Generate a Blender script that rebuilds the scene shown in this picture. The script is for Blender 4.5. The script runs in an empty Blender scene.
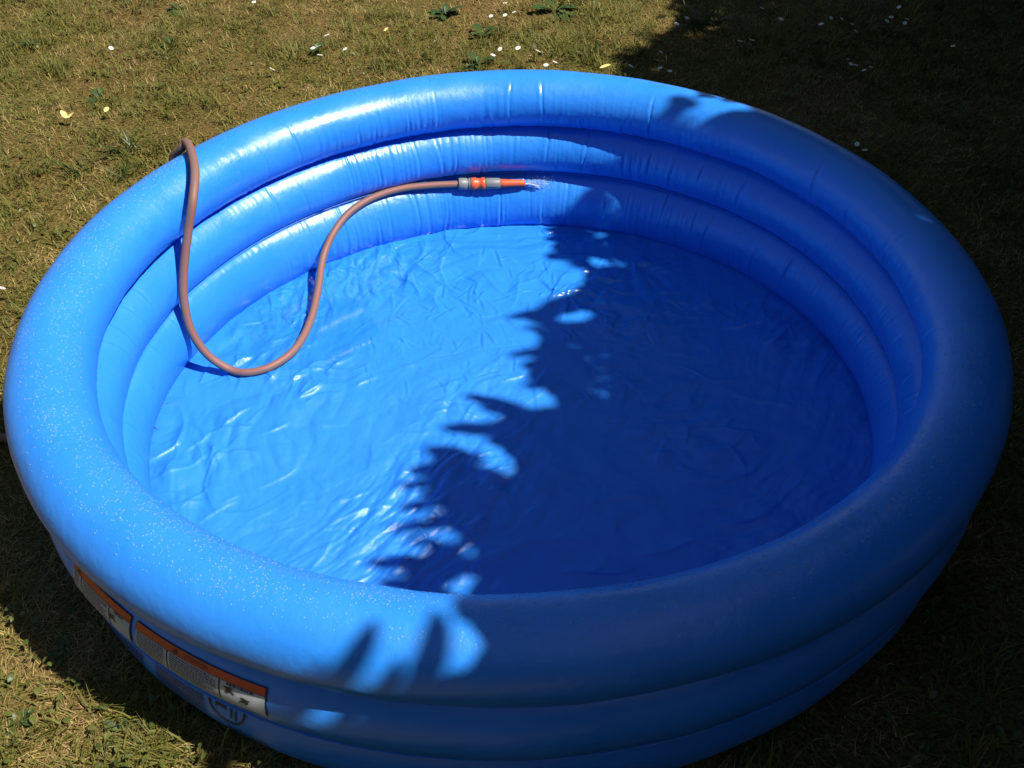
import bpy, math, random
import numpy as np
from mathutils import Vector, Matrix

# ------------------------------------------------------------------ camera, sky, sun, exposure
scene = bpy.context.scene
F_PX, CAM_D, CAM_H = 924.65, 1.1944, 1.20157
PITCH, YAW, ROLL = 0.76055, -0.00275, -0.01065
CAMP = np.array([0.0, -CAM_D, CAM_H])
FW = np.array([math.sin(YAW) * math.cos(PITCH), math.cos(YAW) * math.cos(PITCH), -math.sin(PITCH)])
_rt = np.cross(FW, [0, 0, 1.0]); _rt /= np.linalg.norm(_rt); _up = np.cross(_rt, FW)
RT = _rt * math.cos(ROLL) + _up * math.sin(ROLL)
UP = _up * math.cos(ROLL) - _rt * math.sin(ROLL)
cd = bpy.data.cameras.new('camera'); cam = bpy.data.objects.new('camera', cd)
scene.collection.objects.link(cam)
cd.sensor_width = 36.0; cd.lens = F_PX / 1024 * 36.0; cd.clip_start = 0.02; cd.clip_end = 500
cam.matrix_world = Matrix(((RT[0], UP[0], -FW[0], CAMP[0]), (RT[1], UP[1], -FW[1], CAMP[1]),
                           (RT[2], UP[2], -FW[2], CAMP[2]), (0, 0, 0, 1)))
scene.camera = cam

SUN_AZ, SUN_EL = math.radians(-17.5), math.radians(55.8)
SUN = np.array([math.cos(SUN_AZ) * math.cos(SUN_EL), math.sin(SUN_AZ) * math.cos(SUN_EL), math.sin(SUN_EL)])
world = bpy.data.worlds.new('World'); scene.world = world; world.use_nodes = True
wn = world.node_tree
sky = wn.nodes.new('ShaderNodeTexSky'); sky.sky_type = 'NISHITA'; sky.sun_disc = False
sky.sun_elevation = SUN_EL; sky.sun_rotation = math.pi / 2 - SUN_AZ
sky.air_density = 1.0; sky.dust_density = 0.6; sky.ozone_density = 1.5
bgn = wn.nodes['Background']; bgn.inputs['Strength'].default_value = 0.05
wn.links.new(sky.outputs[0], bgn.inputs['Color'])
sl = bpy.data.lights.new('sun', 'SUN'); sl.energy = 5.0; sl.angle = math.radians(0.6); sl.color = (1.0, 0.95, 0.87)
so = bpy.data.objects.new('sun', sl); scene.collection.objects.link(so)
so.rotation_euler = Vector(SUN).to_track_quat('Z', 'Y').to_euler()
so.location = (4, -1.2, 6)
scene.view_settings.view_transform = 'Standard'; scene.view_settings.look = 'None'
scene.view_settings.gamma = 1.0; scene.view_settings.exposure = 0.68
scene.view_settings.use_curve_mapping = False
scene.cycles.max_bounces = 8; scene.cycles.transparent_max_bounces = 16
scene.cycles.caustics_reflective = False; scene.cycles.caustics_refractive = False

rng = np.random.default_rng(7); random.seed(7)

# ------------------------------------------------------------------ helpers
def link(o):
    scene.collection.objects.link(o); return o

def tag(o, label=None, cat=None, group=None, kind=None):
    for k, v in (('label', label), ('category', cat), ('group', group), ('kind', kind)):
        if v: o[k] = v
    return o

def empty(name, loc=(0, 0, 0), rz=0.0):
    o = bpy.data.objects.new(name, None); o.empty_display_size = 0.05
    o.location = loc; o.rotation_euler = (0, 0, rz); return link(o)

def mesh_np(name, V, polys, mat=None, parent=None, smooth=True, tint=None, local=None):
    """polys: list of integer arrays (n,k) ; one mesh object"""
    V = np.asarray(V, np.float32)
    me = bpy.data.meshes.new(name)
    me.vertices.add(len(V)); me.vertices.foreach_set('co', V.ravel())
    loops = np.concatenate([np.asarray(p, np.int32).ravel() for p in polys])
    tot = np.concatenate([np.full(len(p), np.asarray(p).shape[1], np.int32) for p in polys])
    me.loops.add(len(loops)); me.loops.foreach_set('vertex_index', loops)
    me.polygons.add(len(tot))
    start = np.zeros(len(tot), np.int32); start[1:] = np.cumsum(tot)[:-1]
    me.polygons.foreach_set('loop_start', start); me.polygons.foreach_set('loop_total', tot)
    if smooth: me.polygons.foreach_set('use_smooth', np.ones(len(tot), bool))
    if tint is not None:
        a = me.attributes.new('tint', 'FLOAT_COLOR', 'POINT')
        t = np.ones((len(V), 4), np.float32); t[:, :3] = tint; a.data.foreach_set('color', t.ravel())
    me.update(calc_edges=True); me.validate()
    if mat: me.materials.append(mat)
    o = bpy.data.objects.new(name, me); link(o)
    if parent is not None: o.parent = parent
    return o

def grid_faces(nu, nv, wrap_u=False, wrap_v=False):
    iu = np.arange(nu if wrap_u else nu - 1); iv = np.arange(nv if wrap_v else nv - 1)
    A, B = np.meshgrid(iu, iv, indexing='ij'); A2 = (A + 1) % nu; B2 = (B + 1) % nv
    return np.stack([A * nv + B, A2 * nv + B, A2 * nv + B2, A * nv + B2], -1).reshape(-1, 4)

def gnoise(x, y, seed=0):
    """2-D gradient noise, about -0.7..0.7"""
    x = np.asarray(x, float); y = np.asarray(y, float)
    xi = np.floor(x).astype(np.int64); yi = np.floor(y).astype(np.int64); fx = x - xi; fy = y - yi
    def g(ix, iy, dx, dy):
        h = (ix * 374761393 + iy * 668265263 + seed * 1442695041) & 0xffffffff
        h = ((h ^ (h >> 13)) * 1274126177) & 0xffffffff; h = h ^ (h >> 16)
        a = (h & 0xffff) / 65536.0 * 2 * np.pi
        return np.cos(a) * dx + np.sin(a) * dy
    u = fx * fx * fx * (fx * (fx * 6 - 15) + 10); v = fy * fy * fy * (fy * (fy * 6 - 15) + 10)
    a = g(xi, yi, fx, fy); b = g(xi + 1, yi, fx - 1, fy); c = g(xi, yi + 1, fx, fy - 1); d = g(xi + 1, yi + 1, fx - 1, fy - 1)
    return (a * (1 - u) + b * u) * (1 - v) + (c * (1 - u) + d * u) * v

def pix(x, y, z=0.0):
    """where the ray through a photo pixel meets height z"""
    d = FW + RT * (x - 512) / F_PX - UP * (y - 384) / F_PX
    return CAMP + d * ((z - CAMP[2]) / d[2])

def sstep(a, b, x):
    t = np.clip((x - a) / (b - a), 0, 1); return t * t * (3 - 2 * t)

# ------------------------------------------------------------------ materials
def new_mat(name):
    m = bpy.data.materials.new(name); m.use_nodes = True
    return m, m.node_tree, m.node_tree.nodes['Principled BSDF']

def plain(name, col, rough=0.5, noise=0.0, scale=200.0, bump=0.0, metallic=0.0, spec=0.5):
    m, nt, b = new_mat(name)
    b.inputs['Base Color'].default_value = (*col, 1); b.inputs['Roughness'].default_value = rough
    b.inputs['Metallic'].default_value = metallic; b.inputs['Specular IOR Level'].default_value = spec
    tc = nt.nodes.new('ShaderNodeTexCoord'); n = nt.nodes.new('ShaderNodeTexNoise')
    n.inputs['Scale'].default_value = scale; n.inputs['Detail'].default_value = 4
    nt.links.new(tc.outputs['Object'], n.inputs['Vector'])
    if noise:
        mx = nt.nodes.new('ShaderNodeMix'); mx.data_type = 'RGBA'
        mx.inputs[6].default_value = (*[c * (1 - noise) for c in col], 1)
        mx.inputs[7].default_value = (*[min(1, c * (1 + noise)) for c in col], 1)
        nt.links.new(n.outputs['Fac'], mx.inputs[0]); nt.links.new(mx.outputs[2], b.inputs['Base Color'])
    if bump:
        bp = nt.nodes.new('ShaderNodeBump'); bp.inputs['Strength'].default_value = bump; bp.inputs['Distance'].default_value = 0.002
        nt.links.new(n.outputs['Fac'], bp.inputs['Height']); nt.links.new(bp.outputs[0], b.inputs['Normal'])
    return m

def tinted(name, rough=0.55, trans=0.25, spec=0.3):
    """leaf-like material: colour from the per-piece tint, some light passing through"""
    m, nt, b = new_mat(name)
    at = nt.nodes.new('ShaderNodeAttribute'); at.attribute_name = 'tint'
    nt.links.new(at.outputs['Color'], b.inputs['Base Color']); b.inputs['Roughness'].default_value = rough
    b.inputs['Specular IOR Level'].default_value = spec
    if trans:
        tr = nt.nodes.new('ShaderNodeBsdfTranslucent'); nt.links.new(at.outputs['Color'], tr.inputs['Color'])
        mx = nt.nodes.new('ShaderNodeMixShader'); mx.inputs[0].default_value = trans
        nt.links.new(b.outputs[0], mx.inputs[1]); nt.links.new(tr.outputs[0], mx.inputs[2])
        nt.links.new(mx.outputs[0], nt.nodes['Material Output'].inputs['Surface'])
    return m

VINYL = (0.021, 0.215, 0.72)
def vinyl_mat(name, col, r0, r1, bump_scale, bump_dist, fine=900.0, wet=False):
    m, nt, b = new_mat(name); N = nt.nodes.new; L = nt.links.new
    b.inputs['Base Color'].default_value = (*col, 1); b.inputs['IOR'].default_value = 1.5
    tc = N('ShaderNodeTexCoord')
    n1 = N('ShaderNodeTexNoise'); n1.inputs['Scale'].default_value = 9; n1.inputs['Detail'].default_value = 5
    n2 = N('ShaderNodeTexNoise'); n2.inputs['Scale'].default_value = bump_scale; n2.inputs['Detail'].default_value = 3
    n3 = N('ShaderNodeTexNoise'); n3.inputs['Scale'].default_value = fine; n3.inputs['Detail'].default_value = 2
    for n in (n1, n2, n3): L(tc.outputs['Object'], n.inputs['Vector'])
    mr = N('ShaderNodeMapRange'); mr.inputs[1].default_value = .35; mr.inputs[2].default_value = .65
    mr.inputs[3].default_value = r0; mr.inputs[4].default_value = r1
    L(n1.outputs['Fac'], mr.inputs[0]); 
    if wet:                                   # the far part of the floor, where the jet lands, is wet and shinier
        sp = N('ShaderNodeSeparateXYZ'); L(tc.outputs['Object'], sp.inputs[0])
        ad = N('ShaderNodeMath'); ad.operation = 'MULTIPLY_ADD'; ad.inputs[1].default_value = .9; L(n1.outputs['Fac'], ad.inputs[0]); L(sp.outputs['Y'], ad.inputs[2])
        wr = N('ShaderNodeMapRange'); wr.inputs[1].default_value = .50; wr.inputs[2].default_value = .80; wr.inputs[3].default_value = 1.0; wr.inputs[4].default_value = .42; L(ad.outputs[0], wr.inputs[0])
        mu = N('ShaderNodeMath'); mu.operation = 'MULTIPLY'; L(mr.outputs[0], mu.inputs[0]); L(wr.outputs[0], mu.inputs[1]); L(mu.outputs[0], b.inputs['Roughness'])
    else: L(mr.outputs[0], b.inputs['Roughness'])
    b1 = N('ShaderNodeBump'); b1.inputs['Strength'].default_value = 1; b1.inputs['Distance'].default_value = bump_dist
    b2 = N('ShaderNodeBump'); b2.inputs['Strength'].default_value = 1; b2.inputs['Distance'].default_value = 0.00006
    L(n2.outputs['Fac'], b1.inputs['Height']); L(n3.outputs['Fac'], b2.inputs['Height'])
    L(b2.outputs[0], b1.inputs['Normal']); L(b1.outputs[0], b.inputs['Normal'])
    if wet:                                   # sharp little creases of crumpled film
        dn = N('ShaderNodeTexNoise'); dn.inputs['Scale'].default_value = 14; L(tc.outputs['Object'], dn.inputs['Vector'])
        va = N('ShaderNodeVectorMath'); va.operation = 'MULTIPLY_ADD'; va.inputs[1].default_value = (.05, .05, .05); L(dn.outputs['Color'], va.inputs[0]); L(tc.outputs['Object'], va.inputs[2])
        prev = b1
        for sc_, ds in ((14, .0022), (33, .0005)):
            vo = N('ShaderNodeTexVoronoi'); vo.feature = 'F1'; vo.distance = 'MANHATTAN' if sc_ == 37 else 'EUCLIDEAN'; vo.inputs['Scale'].default_value = sc_; L(va.outputs[0], vo.inputs['Vector'])
            mk = N('ShaderNodeMath'); mk.operation = 'MULTIPLY'; L(vo.outputs['Distance'], mk.inputs[0]); L(n1.outputs['Fac'], mk.inputs[1])
            bb = N('ShaderNodeBump'); bb.inputs['Distance'].default_value = ds * 2; L(mk.outputs[0], bb.inputs['Height']); L(prev.outputs[0], bb.inputs['Normal']); prev = bb
        L(prev.outputs[0], b.inputs['Normal'])
    hs = N('ShaderNodeMix'); hs.data_type = 'RGBA'
    hs.inputs[6].default_value = (*[c * .90 for c in col], 1); hs.inputs[7].default_value = (*[min(1, c * 1.08) for c in col], 1)
    L(n1.outputs['Fac'], hs.inputs[0]); L(hs.outputs[2], b.inputs['Base Color'])
    return m
M_RING = vinyl_mat('ring_vinyl', VINYL, .28, .42, 60, .0010)
M_RING.node_tree.nodes['Principled BSDF'].inputs['Specular IOR Level'].default_value = .72
M_FLOOR = vinyl_mat('floor_vinyl', (0.020, 0.196, 0.66), .40, .50, 60, .0012, wet=True)

def water_mat(name, tint=(1, 1, 1), milk=0.0, rough=0.02, ior=1.33, mcol=(.8, .85, .9)):
    m = bpy.data.materials.new(name); m.use_nodes = True; nt = m.node_tree; nt.nodes.clear(); N = nt.nodes.new; L = nt.links.new
    out = N('ShaderNodeOutputMaterial'); tr = N('ShaderNodeBsdfTransparent'); tr.inputs[0].default_value = (*tint, 1)
    gl = N('ShaderNodeBsdfGlossy'); gl.inputs['Roughness'].default_value = rough
    fr = N('ShaderNodeFresnel'); fr.inputs['IOR'].default_value = ior
    mx = N('ShaderNodeMixShader'); L(fr.outputs[0], mx.inputs[0]); L(gl.outputs[0], mx.inputs[2])
    if milk:
        df = N('ShaderNodeBsdfDiffuse'); df.inputs[0].default_value = (*mcol, 1)
        m2 = N('ShaderNodeMixShader'); m2.inputs[0].default_value = milk
        L(tr.outputs[0], m2.inputs[1]); L(df.outputs[0], m2.inputs[2]); L(m2.outputs[0], mx.inputs[1])
    else: L(tr.outputs[0], mx.inputs[1])
    L(mx.outputs[0], out.inputs['Surface']); return m
M_WATER = water_mat('water_film', (.93, .98, 1))
M_DROP = water_mat('droplet_water', (.97, .99, 1), .17, .16, 1.15, (.50, .76, .95))
M_SPRAY = water_mat('spray_water', (1, 1, 1), .55, .15)

# ------------------------------------------------------------------ setting: the lawn
def lawn_material():
    m, nt, b = new_mat('lawn_soil'); N = nt.nodes.new; L = nt.links.new
    tc = N('ShaderNodeTexCoord'); n1 = N('ShaderNodeTexNoise'); n1.inputs['Scale'].default_value = 3.0; n1.inputs['Detail'].default_value = 6
    n2 = N('ShaderNodeTexNoise'); n2.inputs['Scale'].default_value = 140; n2.inputs['Detail'].default_value = 5
    for n in (n1, n2): L(tc.outputs['Object'], n.inputs['Vector'])
    r1 = N('ShaderNodeValToRGB'); e = r1.color_ramp.elements
    e[0].position = .35; e[0].color = (.120, .083, .030, 1); e[1].position = .62; e[1].color = (.088, .082, .022, 1)
    r2 = N('ShaderNodeValToRGB'); e = r2.color_ramp.elements
    e[0].position = .3; e[0].color = (.45, .42, .4, 1); e[1].position = .7; e[1].color = (1.7, 1.6, 1.4, 1)
    L(n1.outputs['Fac'], r1.inputs[0]); L(n2.outputs['Fac'], r2.inputs[0])
    mx = N('ShaderNodeMix'); mx.data_type = 'RGBA'; mx.blend_type = 'MULTIPLY'; mx.inputs[0].default_value = 1
    L(r1.outputs[0], mx.inputs[6]); L(r2.outputs[0], mx.inputs[7]); L(mx.outputs[2], b.inputs['Base Color'])
    b.inputs['Roughness'].default_value = .95; b.inputs['Specular IOR Level'].default_value = .1
    bp = N('ShaderNodeBump'); bp.inputs['Distance'].default_value = .012; L(n2.outputs['Fac'], bp.inputs['Height']); L(bp.outputs[0], b.inputs['Normal'])
    return m
def lawn_height(x, y):
    r = np.hypot(x, y)
    return (gnoise(x * 1.7, y * 1.7, 3) * .020 + gnoise(x * 6, y * 6, 4) * .007) * sstep(.80, 1.2, r) * sstep(40, 8, r) - .001
ax = np.concatenate([-np.geomspace(60, 3.2, 14), np.linspace(-3, 3, 171), np.geomspace(3.2, 60, 14)])
X, Y = np.meshgrid(ax, ax, indexing='ij')
lawn = mesh_np('lawn', np.stack([X, Y, lawn_height(X, Y)], -1).reshape(-1, 3), [grid_faces(len(ax), len(ax))], lawn_material())
tag(lawn, 'dry brown and green lawn under and around the pool', 'lawn', kind='structure')

def lush(x, y):
    return gnoise(x * 2.3 + 5, y * 2.3, 11) * .9 + gnoise(x * 7, y * 7, 12) * 1.0 + gnoise(x * 19, y * 19, 13) * .8

def blades(name, n, box, lmin, lmax, wmin, wmax, dens=None, dry=-.02):
    nc = n // 14; cx = rng.uniform(box[0], box[1], nc); cy = rng.uniform(box[2], box[3], nc); ca = rng.uniform(0, 2 * np.pi, nc); cl_ = rng.normal(1, .28, nc); cg = rng.normal(0, .22, nc)
    ci = rng.integers(0, nc, n); sp_ = rng.choice([.007, .014, .03], n); x = cx[ci] + rng.normal(0, 1, n) * sp_; y = cy[ci] + rng.normal(0, 1, n) * sp_
    keep = np.hypot(x / 1.02, y) > .655 + .02 * gnoise(x * 9, y * 9, 21)
    if dens is not None: keep &= rng.random(n) < dens(x, y)
    x, y, ci = x[keep], y[keep], ci[keep]; n = len(x)
    lu = lush(x, y) + rng.normal(0, .20, n) + cg[ci]
    green = lu > dry
    Ln = rng.uniform(lmin, lmax, n) * np.where(green, 1.0, .85) * (1 + .5 * np.clip(lush(x, y), -.6, .8)) * np.clip(cl_[ci], .4, 1.7)
    w = rng.uniform(wmin, wmax, n) * np.where(green, 1.15, .75)
    a = ca[ci] + rng.normal(0, .9, n); lean = np.where(green, rng.uniform(.35, 1.25, n), rng.uniform(.75, 1.5, n))
    d = np.stack([np.cos(a), np.sin(a)], -1); s = np.stack([-np.sin(a), np.cos(a)], -1)
    z0 = lawn_height(x, y) - .002; B = np.stack([x, y], -1)
    l2 = np.minimum(lean + rng.uniform(.1, .6, n), 1.65)
    m = B + d * (Ln * .5 * np.sin(lean))[:, None]; zm = z0 + Ln * .5 * np.cos(lean)
    t = m + d * (Ln * .5 * np.sin(l2))[:, None]; zt = np.maximum(zm + Ln * .5 * np.cos(l2), .002)
    hw = (w / 2)[:, None]
    V = np.empty((n, 5, 3), np.float32)
    V[:, 0, :2] = B - s * hw; V[:, 0, 2] = z0; V[:, 1, :2] = B + s * hw; V[:, 1, 2] = z0
    V[:, 2, :2] = m + s * hw * .8; V[:, 2, 2] = zm; V[:, 3, :2] = m - s * hw * .8; V[:, 3, 2] = zm
    V[:, 4, :2] = t; V[:, 4, 2] = zt
    g0 = np.array([.076, .080, .014]); g1 = np.array([.185, .170, .034]); d0 = np.array([.205, .135, .046]); d1 = np.array([.490, .350, .140])
    k = rng.random((n, 1)); col = np.where(green[:, None], g0 + (g1 - g0) * k, d0 + (d1 - d0) * k ** 1.6)
    i = (np.arange(n) * 5)[:, None]
    o = mesh_np(name, V.reshape(-1, 3), [i + np.array([[0, 1, 2, 3]]), i + np.array([[3, 2, 4]])], M_GRASS, tint=np.repeat(col, 5, 0))
    return o
M_GRASS = tinted('grass_blade', .6, .2, .25)
def near_dens(x, y):
    # full cover where the lawn lies in view of the path round the pool, thinning outwards
    return 1 - .75 * sstep(1.7, 2.6, np.abs(x)) * 1.0
g1 = blades('grass', 300000, (-2.2, 2.2, -1.05, 2.5), .013, .042, .0012, .0030, near_dens)
tag(g1, 'short dry grass of the lawn around the pool', 'grass', kind='stuff')
g3 = blades('foreground_grass', 45000, (-1.25, -.15, -1.05, -.30), .014, .040, .0010, .0026, None, .34)
tag(g3, 'tangled dry and green grass in the lower left foreground', 'grass', kind='stuff')
g2 = blades('outer_grass', 40000, (-5, 5, 2.6, 6), .03, .06, .004, .008)
tag(g2, 'coarser grass of the lawn further behind the pool', 'grass', kind='stuff')

# small broad leaves (clover and plantain seedlings) lying in the turf
def ground_leaves(n, box, cover):
    x = rng.uniform(box[0], box[1], n); y = rng.uniform(box[2], box[3], n)
    k = (np.hypot(x, y) > .70) & (rng.random(n) < cover(x, y)); x, y = x[k], y[k]; n = len(x)
    Ln = rng.uniform(.007, .017, n) * (1 - .12 * sstep(-.1, -.5, y)); w = Ln * rng.uniform(.18, .36, n); a = rng.uniform(0, 2 * np.pi, n); up = rng.uniform(-.1, .75, n)
    z0 = lawn_height(x, y) + rng.uniform(.004, .020, n) + .010 * sstep(-.1, -.5, y)
    d = np.stack([np.cos(a) * np.cos(up), np.sin(a) * np.cos(up), np.sin(up)], -1)
    s = np.stack([-np.sin(a), np.cos(a), rng.normal(0, .25, n)], -1); nn = np.cross(d, s)
    P = np.stack([x, y, z0], -1)
    prof = [(0, 0.05, 0), (.35, .85, .06), (.7, .8, .03), (1, 0, -.08)]
    V = []
    for t, ww, h in prof:
        c = P + d * (Ln * t)[:, None] + nn * (Ln * h)[:, None]
        V += [c - s * (w * ww)[:, None] + nn * (w * .25 * ww)[:, None], c, c + s * (w * ww)[:, None] + nn * (w * .25 * ww)[:, None]]
    V = np.stack(V, 1); i = (np.arange(n) * 12)[:, None]; q = []
    for r in range(3):
        for c in range(2):
            b = r * 3 + c; q.append(i + np.array([[b, b + 1, b + 4, b + 3]]))
    k = rng.random((n, 1)); col = np.array([.050, .070, .012]) * (1 - k) + np.array([.110, .125, .024]) * k
    return mesh_np('clover', V.reshape(-1, 3), q, M_LEAF, tint=np.repeat(col, 12, 0))
M_LEAF = tinted('small_leaf', .45, .22, .4)
tag(ground_leaves(34000, (-1.9, 1.9, -1.0, 2.2), lambda x, y: np.clip(.16 + .9 * np.maximum(lush(x, y), 0) * .6 + .55 * sstep(-.1, -.6, y), 0, 1)),
    'small green clover and weed leaves scattered through the turf', 'clover', kind='stuff')

# ------------------------------------------------------------------ the paddling pool
E2C, E2S, E3C, E3S = .02927, .01397, -.00278, -.00592
H1C, H1S, H2C, H2S = -.00335, -.0042, -.00352, -.00135
RINGS = {'top': (.6811, .0600, .0580, .2786, .2297, 9.), 'mid': (.6819, .0684, .0658, .1716, .1312, .2287), 'low': (.6721, .0696, .0800, .0704, .006, .1302)}
def ring_point(k, ph, th, off=0.0):
    R, a, b, zc, lo, hi = RINGS[k]
    hr = 1 + E2C * np.cos(2 * ph) + E2S * np.sin(2 * ph) + E3C * np.cos(3 * ph) + E3S * np.sin(3 * ph)
    ct, st = np.cos(th), np.sin(th)
    off = off + .0022 * gnoise(np.cos(ph) * 4.5 + zc * 90, np.sin(ph) * 4.5 + st * .4, 48)      # no inflated ring is perfectly even
    if k != 'top': a = a - .010 * np.abs(np.cos(ph)) * sstep(-.25, .35, ct)                   # the lower rings tuck in under the top one at the sides
    if k == 'low':                                     # the lowest ring sags: its inner side bulges outwards low down
        s_in = sstep(.25, -.35, ct); fa = np.clip(np.sin(ph), 0, 1) ** 2; zc = zc - .024 * s_in * fa; b = b + .008 * s_in * fa; a = a + .012 * s_in * fa
    nl = np.hypot(ct * b, st * a)
    rr = R * hr + a * ct + off * ct * b / nl
    z = np.clip(zc + b * st + off * st * a / nl, lo, hi)
    z = z + (H1C * np.cos(ph) + H1S * np.sin(ph) + H2C * np.cos(2 * ph) + H2S * np.sin(2 * ph)) * z / .3
    return np.stack([rr * np.cos(ph), rr * np.sin(ph), z], -1)

pool = empty('inflatable_pool')
tag(pool, 'round blue inflatable paddling pool with three stacked air rings, standing on the lawn', 'paddling pool')

def wrinkles(k, ph, th, seed):
    """depth of creases and ripples in the ring skin (ph, th grids)"""
    r = np.random.default_rng(seed); R = .62
    deg = np.degrees(th) % 360
    lo, hi = {'top': (165, 250), 'mid': (140, 235), 'low': (120, 225)}[k]
    inner = sstep(lo - 40, lo + 15, deg) * (1 - sstep(hi - 5, hi + 30, deg))
    s = ph * R
    cl = np.clip(gnoise(s / .075, 0 * s + seed, seed) * 1.5 + .55, 0, 1) * (.25 + .75 * sstep(2.75, 2.2, ph) * (.45 + .55 * sstep(.4, 1.1, ph)))
    d = -.00115 * inner * cl * np.maximum(gnoise(s / .0085 + .25 * gnoise(s / .05, deg / 40, seed + 2), deg / 130, seed + 1), -.15) * 2.0
    d += .0009 * inner * gnoise(s / .035, deg / 50, seed + 5)
    d += .0006 * gnoise(s / .06, deg / 60, seed + 6)
    for c0, w0 in {'top': [(303, 16)], 'mid': [(58, 14), (318, 16)], 'low': [(48, 14)]}[k]:
        d += .0011 * np.exp(-((deg - c0) / w0) ** 2) * gnoise(s / .016, deg / 60, seed + 8) * np.clip(.5 + 1.5 * gnoise(s / .12, 0 * s, seed + 9), 0, 1.2)
    p = 0.0
    while p < 2 * np.pi:
        p += r.uniform(.05, .15); dep = r.uniform(.0008, .0024); c0 = r.uniform(lo - 5, hi - 10); ext = r.uniform(14, 42); sl = r.uniform(-.012, .012)
        m = np.abs(ph[:, 0] - p) < .04
        if not m.any(): continue
        x = (ph[m] - p) * R - sl * (deg[m] - c0) / 40 * .6 - .0015 * np.sin(deg[m] / 13 + p * 9)
        dep *= float(.45 + .55 * sstep(2.9, 2.3, p)); win = np.exp(-((deg[m] - c0) / ext) ** 4)
        d[m] += win * dep * (-np.exp(-(x / .0022) ** 2) + .45 * np.exp(-((x - .0055) / .004) ** 2))
    return d

NP_, NT_ = 2304, 36
ph = np.linspace(0, 2 * np.pi, NP_, endpoint=False)[:, None] * np.ones((1, NT_)); th = np.linspace(0, 2 * np.pi, NT_, endpoint=False)[None] * np.ones((NP_, 1))
for k, sd in (('top', 41), ('mid', 57), ('low', 63)):
    V = ring_point(k, ph, th, wrinkles(k, ph, th, sd))
    o = mesh_np('air_ring', V.reshape(-1, 3), [grid_faces(NP_, NT_, True, True)], M_RING, pool)
    o['label'] = {'top': 'uppermost blue air ring, wet with droplets', 'mid': 'middle blue air ring with the warning labels', 'low': 'lowest blue air ring resting on the grass'}[k]
# the welded seams between the rings: thin strips standing out of the crease
for zs, ka, kb in ((.2292, 'top', 'mid'), (.1307, 'mid', 'low')):
    p = np.linspace(0, 2 * np.pi, 720, endpoint=False)[:, None]
    for sgn in (1, -1):
        prof = np.array([(0, -.0007), (.010, -.0005), (.0115, 0), (.010, .0005), (0, .0007)])
        hr = 1 + E2C * np.cos(2 * p) + E2S * np.sin(2 * p) + E3C * np.cos(3 * p) + E3S * np.sin(3 * p)
        R, a, b, zc = RINGS[ka][:4]; half = a * math.sqrt(max(0, 1 - ((zs - zc) / b) ** 2))
        rr = R * hr + sgn * (half - .002 + prof[None, :, 0][0] * .45 + .0012 * gnoise(p * 40, 0 * p, 5))
        z = zs + prof[None, :, 1][0] + 0 * p
        z = z + (H1C * np.cos(p) + H1S * np.sin(p) + H2C * np.cos(2 * p) + H2S * np.sin(2 * p)) * z / .3
        V = np.stack([rr * np.cos(p), rr * np.sin(p), z], -1)
        mesh_np('weld_seam', V.reshape(-1, 3), [grid_faces(720, 5, True, False)], M_RING, pool)

# wrinkled floor sheet
def floor_height(x, y):
    h = .0075 + (.0024 * gnoise(x * 7 + 3, y * 7, 71)) + .0040 * gnoise(x * 3 + 1, y * 3, 72)
    wx = x + .025 * gnoise(x * 9, y * 9, 73); wy = y + .025 * gnoise(x * 9 + 7, y * 9, 74)
    ang = .8 + 1.1 * gnoise(x * 1.8, y * 1.8, 75)
    u = wx * np.cos(ang) + wy * np.sin(ang); v = -wx * np.sin(ang) + wy * np.cos(ang)
    amp = np.clip(.42 + 1.7 * gnoise(x * 3.2, y * 3.2, 78) + .25 * sstep(-.1, .3, y), .24, 1.25)
    c1 = np.abs(gnoise(u * 7, v * 15, 76)); c2 = np.abs(gnoise(u * 17 + 9, v * 30, 77)); c3 = np.abs(gnoise(u * 34, v * 60 + 4, 80)); c4 = np.abs(gnoise(wx * 11, wy * 11, 81))
    h += amp * (.0125 * c1 + .0060 * c2 + .0019 * c3 + .0085 * c4)
    return h
gx_ = np.arange(-.70, .7001, .0022); FX, FY = np.meshgrid(gx_, gx_, indexing='ij'); FZ = floor_height(FX, FY); FR = np.hypot(FX, FY); PA = np.arctan2(FY, FX)
FHR = 1 + E2C * np.cos(2 * PA) + E2S * np.sin(2 * PA) + E3C * np.cos(3 * PA) + E3S * np.sin(3 * PA)
rc = np.random.default_rng(99); NG = len(gx_)
for i in range(520):                                    # folds of the slack sheet: one steep flank, one long one
    t = rc.uniform(0, 2 * np.pi); r = .62 * math.sqrt(rc.random()); cx, cy = r * math.cos(t), r * math.sin(t)
    a = .85 + 2.2 * float(gnoise(cx * 2.0 + 4, cy * 2.0, 61)) + rc.normal(0, .45) if rc.random() < .8 else rc.uniform(0, 3.14)
    ln = rc.uniform(.010, .036) * (2.3 if rc.random() < .32 else 1.0); dep = rc.uniform(.0014, .0052) * (1.25 if cy > .05 else 1.0); cv = rc.normal(0, 4.0); fl = rc.choice([-1, 1])
    dep *= float(np.clip(.45 + 1.6 * gnoise(cx * 3.2, cy * 3.2, 78) + .2 * (cy > 0), .12, 1.2))
    w_ = ln + .045; i0, i1 = np.searchsorted(gx_, [cx - w_, cx + w_]); j0, j1 = np.searchsorted(gx_, [cy - w_, cy + w_]); S = (slice(i0, i1), slice(j0, j1))
    dx, dy = FX[S] - cx, FY[S] - cy; u = dx * math.cos(a) + dy * math.sin(a); v = fl * (-dx * math.sin(a) + dy * math.cos(a) - cv * u * u - .0012 * np.sin(u * 110 + i))
    FZ[S] += np.exp(-(u / ln) ** 4) * dep * np.where(v > 0, np.exp(-v / .012), np.exp(v / .0024))
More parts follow.
